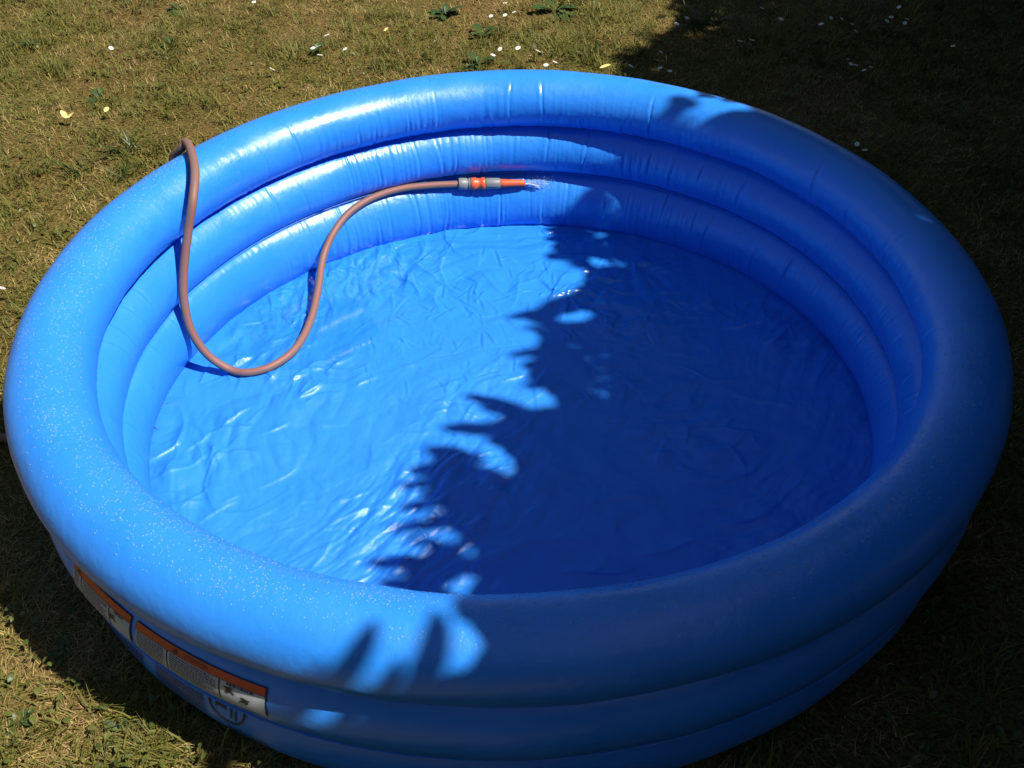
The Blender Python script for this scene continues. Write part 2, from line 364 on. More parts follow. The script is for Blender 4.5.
for i in range(190):                                    # short straight creases pressed into the film, most of them at the far side
    cx, cy = (rc.normal(-.16, .20), rc.normal(.30, .16)) if i < 190 else (rc.uniform(-.5, .5), rc.uniform(-.5, .2))
    a = rc.normal(2.2, .8) if i % 2 else rc.uniform(0, 3.14); ln = rc.uniform(.006, .034); dep = rc.uniform(.0004, .0016); w_ = ln + .02
    i0, i1 = np.searchsorted(gx_, [cx - w_, cx + w_]); j0, j1 = np.searchsorted(gx_, [cy - w_, cy + w_]); S = (slice(i0, i1), slice(j0, j1))
    dx, dy = FX[S] - cx, FY[S] - cy; u = dx * math.cos(a) + dy * math.sin(a); v = -dx * math.sin(a) + dy * math.cos(a) + 3 * u * u * rc.choice([-1, 0, 1])
    FZ[S] += np.exp(-(u / ln) ** 4) * dep * (np.exp(-(v / .0026) ** 2) - .9 * np.exp(-((v - .0052) / .0030) ** 2))
for px_, py_, a, ln, dep in ((600, 572, .10, .055, .0050), (672, 548, .22, .060, .0045), (745, 520, .35, .050, .0045), (610, 500, .12, .07, .0028), (720, 478, .18, .08, .0030), (780, 470, .5, .05, .0030), (560, 540, -.15, .05, .0030), (660, 430, .3, .06, .0022), (760, 400, -.4, .06, .0022)):
    c_ = pix(px_, py_, .012); dx, dy = FX - c_[0], FY - c_[1]; u = dx * math.cos(a) + dy * math.sin(a); v = -dx * math.sin(a) + dy * math.cos(a) - 1.2 * u * u - .004 * np.sin(u * 45 + px_)
    FZ += np.exp(-(u / ln) ** 4) * dep * np.where(v > 0, np.exp(-v / .014), np.exp(v / .0035))
rim = sstep(.575, .64, FR / FHR); FZ = FZ * (1 - rim) + (.016 + .006 * gnoise(PA * 22, FR * 20, 8)) * rim
FZ = np.maximum(FZ, .0075)
fq = grid_faces(NG, NG); keep = ((FR / FHR) < .655).ravel(); fq = fq[keep[fq].all(1)]
used = np.unique(fq); remap = np.zeros(NG * NG, np.int64); remap[used] = np.arange(len(used))
mesh_np('pool_floor', np.stack([FX, FY, FZ], -1).reshape(-1, 3)[used], [remap[fq]], M_FLOOR, pool)
# shallow water collected in the hollows of the floor
wa = np.linspace(0, 2 * np.pi, 160, endpoint=False); hr = 1 + E2C * np.cos(2 * wa) + E2S * np.sin(2 * wa)
Z_W = .0140
wr_ = .13 + .05 * gnoise(np.cos(wa) * 2, np.sin(wa) * 2, 9)
W = np.concatenate([[[-.40, .20, Z_W]], np.stack([-.40 + wr_ * np.cos(wa), .20 + wr_ * np.sin(wa), 0 * wa + Z_W], -1)])
tri = np.stack([0 * np.arange(160), 1 + np.arange(160), 1 + (np.arange(160) + 1) % 160], -1)
tag(mesh_np('water', W, [tri], M_WATER), 'thin clear water lying in the hollows of the pool floor', 'water', kind='stuff')

# ---- printed labels and lettering on the outside (patches that follow the ring)
M_ORANGE = plain('label_orange', (.62, .075, .012), .35, .08, 60)
M_WHITE = plain('label_white', (.40, .41, .44), .4, .05, 60)
M_BLACK = plain('print_black', (.012, .012, .02), .4)
M_NAVY = plain('print_navy', (.003, .014, .10), .4)
D2R = math.pi / 180
def patch(name, k, p0, p1, t0, t1, off, mat, parent, n=(60, 12)):
    A, B = np.meshgrid(np.linspace(p0, p1, n[0]) * D2R, np.linspace(t0, t1, n[1]) * D2R, indexing='ij')
    return mesh_np(name, ring_point(k, A, B, off).reshape(-1, 3), [grid_faces(*n)], mat, parent)
def strips(name, k, rects, off, mat, parent):
    V, Fc = [], []
    for (p0, p1, t0, t1) in rects:
        n = 4; A, B = np.meshgrid(np.linspace(p0, p1, n) * D2R, np.array([t0, t1]) * D2R, indexing='ij')
        Fc.append(grid_faces(n, 2) + len(V) * 8); V.append(ring_point(k, A, B, off).reshape(-1, 3))
    return mesh_np(name, np.concatenate(V), [np.concatenate(Fc)], mat, parent)
def flat_shape(name, k, pts, polys, off, mat, parent):
    pts = np.array(pts, float); return mesh_np(name, ring_point(k, pts[:, 0] * D2R, pts[:, 1] * D2R, off), polys, mat, parent, smooth=False)
def words(p0, p1, rows, h, seed):
    r = random.Random(seed); out = []
    for t in rows:
        p = p0
        end = p1 - (r.uniform(0, .25) * (p1 - p0) if r.random() < .3 else 0)
        while p < end - .08:
            w = min(r.uniform(.10, .42), end - p); out.append((p, p + w, t + h / 2, t - h / 2)); p += w + .09
    return out
def lettering(name, text, k, p0, p1, t_mid, height, off, mat, parent):
    cu = bpy.data.curves.new(name, 'FONT'); cu.body = text; cu.align_x = 'LEFT'; cu.resolution_u = 3
    ob = bpy.data.objects.new(name, cu); link(ob); bpy.context.view_layer.update()
    me = ob.evaluated_get(bpy.context.evaluated_depsgraph_get()).to_mesh()
    P = np.array([v.co[:] for v in me.vertices]); polys = [list(p.vertices) for p in me.polygons]
    bpy.data.objects.remove(ob)
    x0, x1 = P[:, 0].min(), P[:, 0].max(); y0, y1 = P[:, 1].min(), P[:, 1].max()
    pp = p0 + (P[:, 0] - x0) / (x1 - x0) * (p1 - p0); tt = t_mid + ((P[:, 1] - y0) / (y1 - y0) - .5) * height
    V = ring_point(k, pp * D2R, tt * D2R, off)
    m2 = bpy.data.meshes.new(name); m2.from_pydata(V.tolist(), [], polys); m2.materials.append(mat)
    o = bpy.data.objects.new(name, m2); link(o); o.parent = parent; return o

def warning_label(p0, p1, divs, txt, tri_p, picto):
    lab = patch('warning_label', 'mid', p0, p1, 38.6, -1, .0012, M_BLACK, pool)
    e = .12
    patch('orange_band', 'mid', p0 + e, p1 - e, 37.9, 29.2, .0018, M_ORANGE, lab)
    edges = [p0] + divs + [p1]
    for a, b in zip(edges[:-1], edges[1:]): patch('white_panel', 'mid', a + e * .8, b - e * .8, 28.5, 0, .0018, M_WHITE, lab, (24, 10))
    if txt:
        lettering('lettering', 'ATTENTION', 'mid', txt[0], txt[1], 33.5, 5.2, .0024, M_BLACK, lab)
    if tri_p:
        flat_shape('warning_triangle', 'mid', [(tri_p - .42, 31), (tri_p + .42, 31), (tri_p, 36.4)], [np.array([[0, 1, 2]])], .0024, M_BLACK, lab)
    for a, b in zip(edges[:-1], edges[1:]):
        if picto and b == p1:
            strips('small_print', 'mid', words(a + .8, b - .7, [27], 2.6, 3), .0024, M_NAVY, lab)
        else:
            strips('small_print', 'mid', words(a + .35, b - .35, [26.5 - 2.9 * i for i in range(9)], 1.25, int(-a * 10)), .0024, M_NAVY, lab)
    if picto:
        for (pc, tc, sgn) in picto:     # little diving figures
            body = [(-.30, -2.2), (-.05, -3.6), (.30, -1.0), (.62, -3.2), (.78, -2.2), (.40, 1.0), (.28, 3.0), (.62, 4.2), (.30, 5.4), (-.20, 3.8), (-.42, 4.4), (-.5, 3.2), (-.18, 1.4)]
            pts = [(pc + sgn * x, tc + y) for x, y in body]
            flat_shape('diver_pictogram', 'mid', pts, [np.array([list(range(len(pts)))])], .0024, M_BLACK, lab)
    return lab
l2 = warning_label(-129.0, -113.3, [-124.6, -118.3], (-122.7, -119.7), -123.6, [(-117.3, 19, 1), (-115.4, 12, -1)])
l2['label'] = 'orange and white warning label with ATTENTION and diving figures'
l1 = warning_label(-139.8, -129.7, [-138.0, -133.0], None, -138.6, [(-132.6, 17, 1)])
l1['label'] = 'orange and white warning label seen edge-on at the left'
# round printed mark and small print on the lowest ring
a = np.linspace(0, 2 * np.pi, 48, endpoint=False)
pin = [(-120.1 + 2.05 * math.cos(t), 27 + 20.5 * math.sin(t)) for t in a]; pou = [(-120.1 + 2.3 * math.cos(t), 27 + 23 * math.sin(t)) for t in a]
i = np.arange(48); flat_shape('round_mark', 'low', pin + pou, [np.stack([i, (i + 1) % 48, (i + 1) % 48 + 48, i + 48], -1)], .0010, M_BLACK, pool)
strips('round_mark_print', 'low', [(-121.5, -121.25, 27, 21), (-121.2, -120.8, 28, 23), (-120.7, -120.45, 27, 22), (-120.35, -120.2, 29, 21), (-119.7, -119.45, 26, 14), (-119.15, -118.9, 25, 13)], .0010, M_BLACK, pool)
strips('small_print', 'low', words(-130.0, -123.0, [26 - 3.4 * j for j in range(10)], 2.0, 41), .0010, M_NAVY, pool)
strips('small_print', 'low', words(-120.6, -115.6, [-4 - 3.4 * j for j in range(5)], 2.0, 42), .0010, M_NAVY, pool)
strips('small_print', 'low', words(-139.5, -132.0, [20 - 3.4 * j for j in range(7)], 2.0, 43), .0010, M_NAVY, pool)

# ------------------------------------------------------------------ garden hose with nozzle
def catmull(P, per=14):
    P = np.array(P, float); P = np.vstack([2 * P[0] - P[1], P, 2 * P[-1] - P[-2]]); out = []
    for i in range(1, len(P) - 2):
        t = np.linspace(0, 1, per, endpoint=False)[:, None]; a, b, c, d = P[i - 1], P[i], P[i + 1], P[i + 2]
        out.append(.5 * (2 * b + (c - a) * t + (2 * a - 5 * b + 4 * c - d) * t ** 2 + (3 * b - a - 3 * c + d) * t ** 3))
    out.append(P[-2][None]); return np.concatenate(out)
def sweep(C, rad, ns=16):
    C = np.asarray(C); T = np.gradient(C, axis=0); T /= np.linalg.norm(T, axis=1, keepdims=True)
    n = np.cross(T[0], [0, 0, 1.]); n /= np.linalg.norm(n); Vs = []
    rad = np.broadcast_to(rad, (len(C),))
    for i in range(len(C)):
        n = n - T[i] * (n @ T[i]); n /= np.linalg.norm(n); b = np.cross(T[i], n)
        a = np.linspace(0, 2 * np.pi, ns, endpoint=False)[:, None]; Vs.append(C[i] + rad[i] * (np.cos(a) * n + np.sin(a) * b))
    return np.array(Vs)
def pz(x, y, z): return pix(x, y, z)
HR = .0078
inside = [pz(186, 142, .346), pz(191.5, 152, .349), pz(195, 172, .343), pz(193, 200, .318), pz(188, 232, .268), pz(184, 268, .210), pz(184, 300, .158), pz(191, 330, .105), pz(207, 354, .056),
          pz(229, 369, .024), pz(248, 372.5, .021), pz(272, 366, .022), pz(295, 349, .024), pz(310, 322, .029), pz(318, 290, .042), pz(323, 258, .066), pz(334, 232, .096), pz(350, 212, .116), pz(372, 198, .126), pz(400, 189, .129), pz(430, 185.5, .126), pz(462, 184, .121)]
ph_r = math.atan2(inside[0][1], inside[0][0])
def outp(dph, r, z): return np.array([r * math.cos(ph_r + dph), r * math.sin(ph_r + dph), z])
def rp(d, t, off=.0100): return ring_point('top', np.array(ph_r + d), np.array(math.radians(t)), off)
ro = float(np.hypot(*rp(0, 0)[:2]))
outside = [pz(-70, 430, .012), pz(-20, 436, .012), pz(1, 438, .012), outp(.62, ro + .06, .012), outp(.38, ro + .05, .013), outp(.20, ro + .03, .020), outp(.09, ro + .02, .07), outp(.05, ro + .012, .16), outp(.03, ro + .002, .25), rp(.018, 25), rp(.008, 55)]
path = catmull(outside + inside)
hose = empty('garden_hose', tuple(inside[10]))
tag(hose, 'brownish red garden hose hung over the pool rim with an orange nozzle', 'hose')
inv = np.array(inside[10])
M_HOSE = tinted('hose_rubber', .52, 0, .3)
V = sweep(path - inv, HR, 20); ang = np.arange(20) / 20.0
stripe = ((np.abs((ang * 4) % 1 - .5) < .22))
colr = np.where(stripe[:, None], np.array([.26, .098, .074]), np.array([.165, .110, .096]))
mesh_np('hose_tube', V.reshape(-1, 3), [grid_faces(len(path), 20, False, True)], M_HOSE, hose, tint=np.tile(colr, (len(path), 1)))
n0 = np.array(inside[-1]) ; n1 = pz(525, 183, .115); axis = (n1 - n0) / np.linalg.norm(n1 - n0); NL = np.linalg.norm(n1 - n0)
sx = np.cross(axis, [0, 0, 1]); sx /= np.linalg.norm(sx); sy = np.cross(sx, axis)
def lathe(name, prof, mat, parent, ns=28, ribs=0, rd=0.0):
    a = np.linspace(0, 2 * np.pi, ns, endpoint=False); V = []
    for t, r in prof:
        rr = r + (rd * (np.cos(a * ribs) > 0) if ribs else 0)
        V.append((n0 - inv) + axis * t * NL + (np.cos(a) * rr)[:, None] * sx + (np.sin(a) * rr)[:, None] * sy)
    V = np.array(V); n = len(prof)
    return mesh_np(name, V.reshape(-1, 3), [grid_faces(n, ns, False, True)], mat, parent, smooth=False)
M_GREY = plain('nozzle_grey', (.17, .18, .19), .45, .1, 300); M_NOZ = plain('nozzle_orange', (.62, .098, .032), .38, .06, 200)
conn = lathe('connector', [(.13, .008), (.135, .0125), (.15, .0138), (.22, .0138), (.235, .0120), (.30, .0120), (.31, .0136), (.36, .0136), (.365, .0125), (.37, .008)], M_NOZ, hose)
lathe('collar', [(-.06, .0089), (-.055, .0122), (-.04, .0128), (.07, .0128), (.085, .0105), (.10, .0105), (.11, .0128), (.128, .0128), (.129, .008)], M_GREY, conn, 32, 16, .0006)
noz = lathe('nozzle', [(.60, .0085), (.61, .0094), (.66, .0092), (.80, .0083), (.97, .0076), (1.0, .0070), (1.0, .0045), (.97, .0042)], M_NOZ, hose)
lathe('grip', [(.365, .008), (.37, .0108), (.39, .0118), (.58, .0114), (.60, .0104), (.605, .008)], M_GREY, noz, 32, 12, .0007)

# water squirting from the nozzle against the wall
jet = []; tips = []
r = np.random.default_rng(5); J = n1 + axis * .001
for j in range(2):
    off = r.normal(0, .0030, 3); ends = J + axis * r.uniform(.03, .055) + off * 2.2 - np.array([0, 0, r.uniform(.001, .006)])
    c = catmull([J + off * .5, J + axis * .014 + off, ends], 6); jet.append(sweep(c, np.linspace(.0026, .0012, len(c)), 8))
Vj, Fj = [], []; base = 0
for s_ in jet:
    Fj.append(grid_faces(s_.shape[0], 8, False, True) + base); Vj.append(s_.reshape(-1, 3)); base += s_.shape[0] * 8
ico = np.array([(0, 0, 1), (1, 0, 0), (0, 1, 0), (-1, 0, 0), (0, -1, 0), (0, 0, -1)], float); tf = np.array([(0, 1, 2), (0, 2, 3), (0, 3, 4), (0, 4, 1), (5, 2, 1), (5, 3, 2), (5, 4, 3), (5, 1, 4)])
Tj = []
for j in range(800):
    t = .004 + .05 * r.random() ** 1.3; c = J + axis * t + r.normal(0, .10 * t + .0018, 3) - np.array([0, 0, t * t * 1.2]); Tj.append(tf + base); base += 6; Vj.append(c + ico * r.uniform(.0003, .0008))
tag(mesh_np('water_spray', np.concatenate(Vj), [np.concatenate(Fj), np.concatenate(Tj)], M_SPRAY), 'short jet of clear water leaving the orange nozzle', 'water', kind='stuff')

# ------------------------------------------------------------------ water beads on the rings
def beads(k, n, p0, p1, t0, t1, rmin, rmax, sd, cover):
    r = np.random.default_rng(sd)
    p = r.uniform(p0, p1, n) * D2R; t = r.uniform(t0, t1, n) * D2R
    kp = r.random(n) < cover(p, np.degrees(t)); p, t = p[kp], t[kp]; n = len(p)
    R = rmin + (rmax - rmin) * r.random(n) ** 3.5
    c = ring_point(k, p, t, 0.0); e = 1e-3
    tp = ring_point(k, p + e, t) - c; tt = ring_point(k, p, t + e) - c
    tp /= np.linalg.norm(tp, axis=1, keepdims=True); tt /= np.linalg.norm(tt, axis=1, keepdims=True) + 1e-9; nn = np.cross(tp, tt)
    nn *= np.sign((nn * np.stack([np.cos(p) * np.cos(t), np.sin(p) * np.cos(t), np.sin(t)], -1)).sum(-1))[:, None]
    a = np.linspace(0, 2 * np.pi, 5, endpoint=False); V = []
    el = r.uniform(.85, 1.2, n)
    for rr, h in ((1.0, -.05), (.72, .36)):
        for q in a: V.append(c + (R * rr * el * np.cos(q))[:, None] * tp + (R * rr / el * np.sin(q))[:, None] * tt + (R * h)[:, None] * nn)
    V.append(c + (R * .52)[:, None] * nn); V = np.stack(V, 1); b = (np.arange(n) * 11)[:, None]
    quads = np.concatenate([b + np.array([[j, (j + 1) % 5, 5 + (j + 1) % 5, 5 + j]]) for j in range(5)])
    tris = np.concatenate([b + np.array([[5 + j, 5 + (j + 1) % 5, 10]]) for j in range(5)])
    return V.reshape(-1, 3), quads, tris
parts = [beads('top', 30000, 150, 350, 35, 150, .0004, .0016, 1, lambda p, t: np.clip(.62 + 1.1 * gnoise(p * 6, t / 25, 4), .08, 1) * np.exp(-((t - 105) / 42) ** 4)),
         beads('top', 5000, 100, 160, 60, 190, .0005, .0013, 2, lambda p, t: np.clip(.25 + gnoise(p * 8, t / 25, 5), 0, 1)),
         beads('top', 2500, -20, 100, 70, 220, .0005, .0012, 3, lambda p, t: np.clip(.3 + gnoise(p * 8, t / 25, 6), 0, 1)),
         beads('mid', 2200, 30, 190, 110, 230, .0005, .0012, 4, lambda p, t: np.clip(.3 + gnoise(p * 8, t / 25, 7), 0, 1))]
Vb, Q, T3 = [], [], []; base = 0
for v, q, t in parts: Vb.append(v); Q.append(q + base); T3.append(t + base); base += len(v)
tag(mesh_np('water_droplets', np.concatenate(Vb), [np.concatenate(Q), np.concatenate(T3)], M_DROP), 'clear water droplets beaded on the blue air rings', 'water droplets', kind='stuff')

# ------------------------------------------------------------------ trees to the right whose crowns shade the pool
EDGE = [(-1.2, 4.4), (-.9, 2.9), (-.2, 2.62), (.50, 2.35), (.555, 1.918), (.506, 1.715), (.41, 1.567), (.298, 1.431), (.27, 1.1), (.235, .80), (.224, .63), (.165, .66), (.12, .66), (.115, .625), (.075, .60), (.071, .574), (.074, .535), (.067, .459), (.115, .418), (.143, .382), (.092, .328), (.047, .289), (-.014, .255), (.04, .235), (.079, .222),
        (.016, .223), (.046, .171), (-.011, .142), (.037, .13), (.014, .113), (.02, .055), (.078, .012), (.021, -.005), (-.033, .029), (-.094, .025), (-.062, -.002), (-.033, -.03), (-.087, -.045), (-.131, -.054), (-.086, -.076), (-.042, -.082), (-.004, -.167), (-.05, -.149), (-.134, -.102), (-.156, -.109),
        (-.179, -.152), (-.151, -.17), (-.198, -.187), (-.176, -.196), (-.134, -.197), (-.156, -.218), (-.19, -.232), (-.157, -.247), (-.122, -.241), (-.129, -.264), (-.169, -.273), (-.204, -.277), (-.174, -.309), (-.152, -.332), (-.204, -.329), (-.232, -.344), (-.211, -.377), (-.19, -.42), (-.22, -.50),
        (-.298, -.56), (-.296, -.581), (-.272, -.595), (-.256, -.618), (-.268, -.638), (-.280, -.633), (-.303, -.590), (-.318, -.632), (-.310, -.662), (-.343, -.658), (-.372, -.600), (-.392, -.640), (-.38, -.70), (-.32, -.80), (-.1, -1.0), (.3, -1.6), (.9, -3.2)]
POLY = np.array(EDGE + [(5.0, -3.2), (5.6, 4.6)])
BODY = np.array([(-1.1, 4.4), (-.85, 2.98), (-.15, 2.70), (.60, 2.35), (.70, 1.918), (.64, 1.715), (.55, 1.567), (.44, 1.431), (.38, 1.1), (.34, .80), (.28, .63), (.23, .60), (.19, .55), (.19, .43), (.22, .38), (.17, .32), (.16, .222), (.13, .17), (.12, .12), (.11, .055), (.15, .008), (.07, -.035), (.04, -.08), (.06, -.165), (-.04, -.13), (-.045, -.20), (-.035, -.245), (-.05, -.29), (-.065, -.33),
                 (-.10, -.38), (-.12, -.44), (-.16, -.52), (-.245, -.575), (-.228, -.622), (-.235, -.67), (-.31, -.70), (-.24, -.80), (0, -1.0), (.4, -1.6), (1.0, -3.2), (5.0, -3.2), (5.6, 4.6)])
# single leaves and sprigs along the crown's edge: base, tip, half width on the ground
FRINGE = [(.15, .47, .066, .458, .022), (.16, .44, .085, .50, .02), (.15, .33, .047, .285, .018), (.11, .285, -.014, .256, .014), (.12, .24, .016, .222, .010), (.10, .165, -.012, .142, .014), (.09, .135, .014, .110, .016), (.10, .07, .018, .055, .018), (.02, -.005, -.095, .026, .014), (.01, -.02, -.064, -.003, .012),
          (-.01, -.06, -.132, -.053, .016), (.0, -.085, -.05, -.085, .018), (-.06, -.135, -.158, -.108, .022), (-.08, -.15, -.182, -.153, .018), (-.07, -.175, -.200, -.187, .013), (-.08, -.205, -.160, -.205, .012), (-.07, -.215, -.192, -.233, .015), (-.07, -.255, -.15, -.252, .010), (-.08, -.265, -.206, -.277, .014), (-.10, -.31, -.178, -.302, .011),
          (-.09, -.345, -.235, -.343, .015), (-.12, -.39, -.214, -.378, .016), (-.14, -.42, -.215, -.43, .02), (-.17, -.5, -.24, -.49, .02), (-.297, -.685, -.308, -.580, .019), (-.322, -.68, -.335, -.632, .011), (-.392, -.69, -.374, -.592, .017), (-.405, -.70, -.412, -.630, .013), (.17, .60, .115, .632, .016), (.23, .655, .17, .652, .012), (.13, .57, .07, .565, .014), (.145, .53, .072, .53, .02), (.02, -.13, .0, -.165, .012), (.08, .03, .085, .005, .010), (.31, .655, .232, .640, .018), (.30, .63, .215, .612, .016)]
HOLES = [(.272, .380, .020, .011), (.181, .439, .017, .009), (-.127, -.297, .022, .012), (-.173, -.385, .018, .008), (-.089, -.386, .010, .006), (.117, .253, .022, .009), (.123, .182, .013, .008), (.154, .067, .012, .006), (.18, .60, .03, .015), (.255, .585, .014, .010), (.17, .12, .012, .007), (-.02, -.33, .009, .006)]
def inside_poly(x, y, P):
    c = np.zeros(x.shape, bool); j = len(P) - 1
    for i in range(len(P)):
        xi, yi, xj, yj = P[i, 0], P[i, 1], P[j, 0], P[j, 1]
        if yi != yj: c ^= ((yi > y) != (yj > y)) & (x < (xj - xi) * (y - yi) / (yj - yi) + xi)
        j = i
    return c
LEAF_PROF = [(0, .08, 0), (.20, .70, .02), (.5, 1.0, .03), (.80, .72, -.01), (1, .12, -.06)]
def leaf_set(n, qx, qy, tmin, tmax, lmin, lmax, r):
    t = r.uniform(tmin, tmax, n); P = np.stack([qx, qy, 0 * qx], -1) + SUN * t[:, None]
    Ln = r.uniform(lmin, lmax, n); w = Ln * r.uniform(.17, .25, n)
    # leaves lie roughly across the light, drooping at random
    nn = np.array([.30, -.10, 1.0]) + r.normal(0, .42, (n, 3)); nn /= np.linalg.norm(nn, axis=1, keepdims=True)
    a = r.normal(0, 1, (n, 3)); d = a - nn * (a * nn).sum(1, keepdims=True); d /= np.linalg.norm(d, axis=1, keepdims=True); s = np.cross(nn, d)
    V = []
    for u, ww, h in LEAF_PROF:
        c = P + d * (Ln * (u - .5))[:, None] + nn * (Ln * h)[:, None]
        V += [c - s * (w * ww)[:, None] + nn * (w * ww * .18)[:, None], c + s * (w * ww)[:, None] + nn * (w * ww * .18)[:, None]]
    return np.stack(V, 1)
def foot_ok(V, POLY=POLY):
    Qf = V[..., :2] - SUN[:2] * (V[..., 2:] / SUN[2]); c = Qf.mean(1, keepdims=True); ok = inside_poly(Qf[..., 0], Qf[..., 1], POLY).all(1)
    for hx, hy, ra, rb in HOLES:
        ra, rb = ra * 1.12, rb * 1.12
        ok &= ~(((((Qf[..., 0] - hx) / ra) ** 2 + ((Qf[..., 1] - hy) / rb) ** 2) < 1).any(1)) & ~((((c[..., 0] - hx) / ra) ** 2 + ((c[..., 1] - hy) / rb) ** 2) < 1)[:, 0]
    return ok
r = np.random.default_rng(21); LV = []
# fringe: many tries close to the outline, so the ragged leaf edge is filled with single leaves
pe = np.array(EDGE); seg = np.linalg.norm(np.diff(pe, axis=0), axis=1); cs = np.concatenate([[0], np.cumsum(seg)])
for rep in range(2):
    n = 70000; s_ = np.interp(r.random(n), np.linspace(0, 1, 60), np.linspace(0, cs[-1], 60))
    qx = np.interp(s_, cs, pe[:, 0]) + np.abs(r.normal(0, .085, n)); qy = np.interp(s_, cs, pe[:, 1]) + r.normal(0, .04, n)
    V = leaf_set(n, qx, qy, 1.8, 2.5, .040 if rep else .055, .065 if rep else .085, r); V = V[foot_ok(V)]; LV.append(V[:(3400 if rep else 1700)])
# body of the crowns: jittered layers
for lay in range(8):
    cell = .068; gx, gy = np.meshgrid(np.arange(-2.2, 5.4, cell), np.arange(-3.2, 4.6, cell)); gx = gx.ravel() + r.uniform(-.5, .5, gx.size) * cell; gy = gy.ravel() + r.uniform(-.5, .5, gy.size) * cell
    far = 1.75 + .30 * lay; V = leaf_set(gx.size, gx, gy, far, far + .35, .09, .145, r); LV.append(V[foot_ok(V, BODY)])
fr = list(FRINGE)
for i in range(110):                                    # ragged edge over the lawn behind and in front
    y = r.uniform(.70, 2.3); x = float(np.interp(y, pe[::-1, 1], pe[::-1, 0])) + r.uniform(-.06, .16); a = r.normal(0, .7); ln = r.uniform(.06, .10)
    fr.append((x + ln * math.cos(a), y + ln * math.sin(a), x, y, ln * r.uniform(.16, .26)))
ROUND = [(0, .10, 0), (.18, .70, .02), (.48, 1.0, .03), (.80, .78, -.01), (1, .22, -.05)]
fv = []
for bx, by, tx, ty, hw in fr:
    q = math.hypot(tx - bx, ty - by); tx, ty, hw = tx + (tx - bx) / q * .008, ty + (ty - by) / q * .008, hw * 1.05
    t = r.uniform(1.9, 2.6); b3 = np.array([bx, by, 0]) + SUN * (t + r.uniform(-.02, .03)); t3 = np.array([tx, ty, 0]) + SUN * t; sd = np.array([-(ty - by), tx - bx, 0]); sd /= np.linalg.norm(sd)
    v = []
    for u, ww, h in ROUND:
        c = b3 + (t3 - b3) * u + SUN * h * .05; v += [c - sd * hw * ww, c + sd * hw * ww]
    fv.append(v)
LV.append(np.array(fv))
LV = np.concatenate(LV)
for it in range(2):                                     # thicken the crowns where light would still come straight through
    cg_ = .006; qc = LV.mean(1); qc = qc[:, :2] - SUN[:2] * (qc[:, 2:] / SUN[2]); LW = LV[(qc[:, 0] < 1.5) & (qc[:, 1] > -1.1) & (qc[:, 1] < 1.8)]; A_, B_ = LW[:, 0::2], LW[:, 1::2]
    S_ = np.concatenate([(1 - v_) * ((1 - u_) * A_[:, :-1] + u_ * A_[:, 1:]) + v_ * ((1 - u_) * B_[:, :-1] + u_ * B_[:, 1:]) for u_ in (.12, .38, .62, .88) for v_ in (.05, .18, .31, .44, .56, .69, .82, .95)], 1); S_ = S_[..., :2] - SUN[:2] * (S_[..., 2:] / SUN[2])
    nx, ny = int(2.0 / cg_), int(2.6 / cg_); cov = np.zeros((nx, ny), int); ix = ((S_[..., 0] + .6) / cg_).astype(int).ravel(); iy = ((S_[..., 1] + 1.0) / cg_).astype(int).ravel()
    ok = (ix >= 0) & (ix < nx) & (iy >= 0) & (iy < ny); cov[ix[ok], iy[ok]] = 1
    hx_, hy_ = np.nonzero(cov < 1); qx = (hx_ + .5) * cg_ - .6; qy = (hy_ + .5) * cg_ - 1.0; m = inside_poly(qx, qy, BODY); V = leaf_set(m.sum(), qx[m], qy[m], 1.9, 3.4, .07, .11, r); LV = np.concatenate([LV, V[foot_ok(V, BODY)]])
TREES = [(2.75, -1.35), (3.05, .55), (3.35, 2.45), (-.1, 4.6)]  # the last one is added out of view, its crown blocking far sky light
cen = LV.mean(1); own = np.argmin(np.stack([np.hypot(cen[:, 0] - tx - .2, cen[:, 1] - ty) for tx, ty in TREES]) + r.normal(0, .12, (4, len(cen))), axis=0)
M_TLEAF = tinted('tree_leaf', .4, .06, .45); M_BARK = plain('bark', (.075, .055, .04), .9, .4, 40, .6)
def leaf_mesh(name, V, parent, origin, seed):
    n = len(V); b = (np.arange(n) * 10)[:, None]; q = [b + np.array([[2 * i, 2 * i + 1, 2 * i + 3, 2 * i + 2]]) for i in range(4)]
    k = np.random.default_rng(seed).random((n, 1)); col = np.array([.022, .050, .012]) * (1 - k) + np.array([.055, .095, .022]) * k
    return mesh_np(name, V.reshape(-1, 3) - origin, q, M_TLEAF, parent, tint=np.repeat(col, 10, 0))
names = ['leafy tree standing to the right of the camera, shading the near rim', 'broad leafy tree whose crown shades the right half of the pool', 'leafy tree behind the right side of the pool, shading the lawn there', 'leafy tree added out of view behind the pool to block sky light']
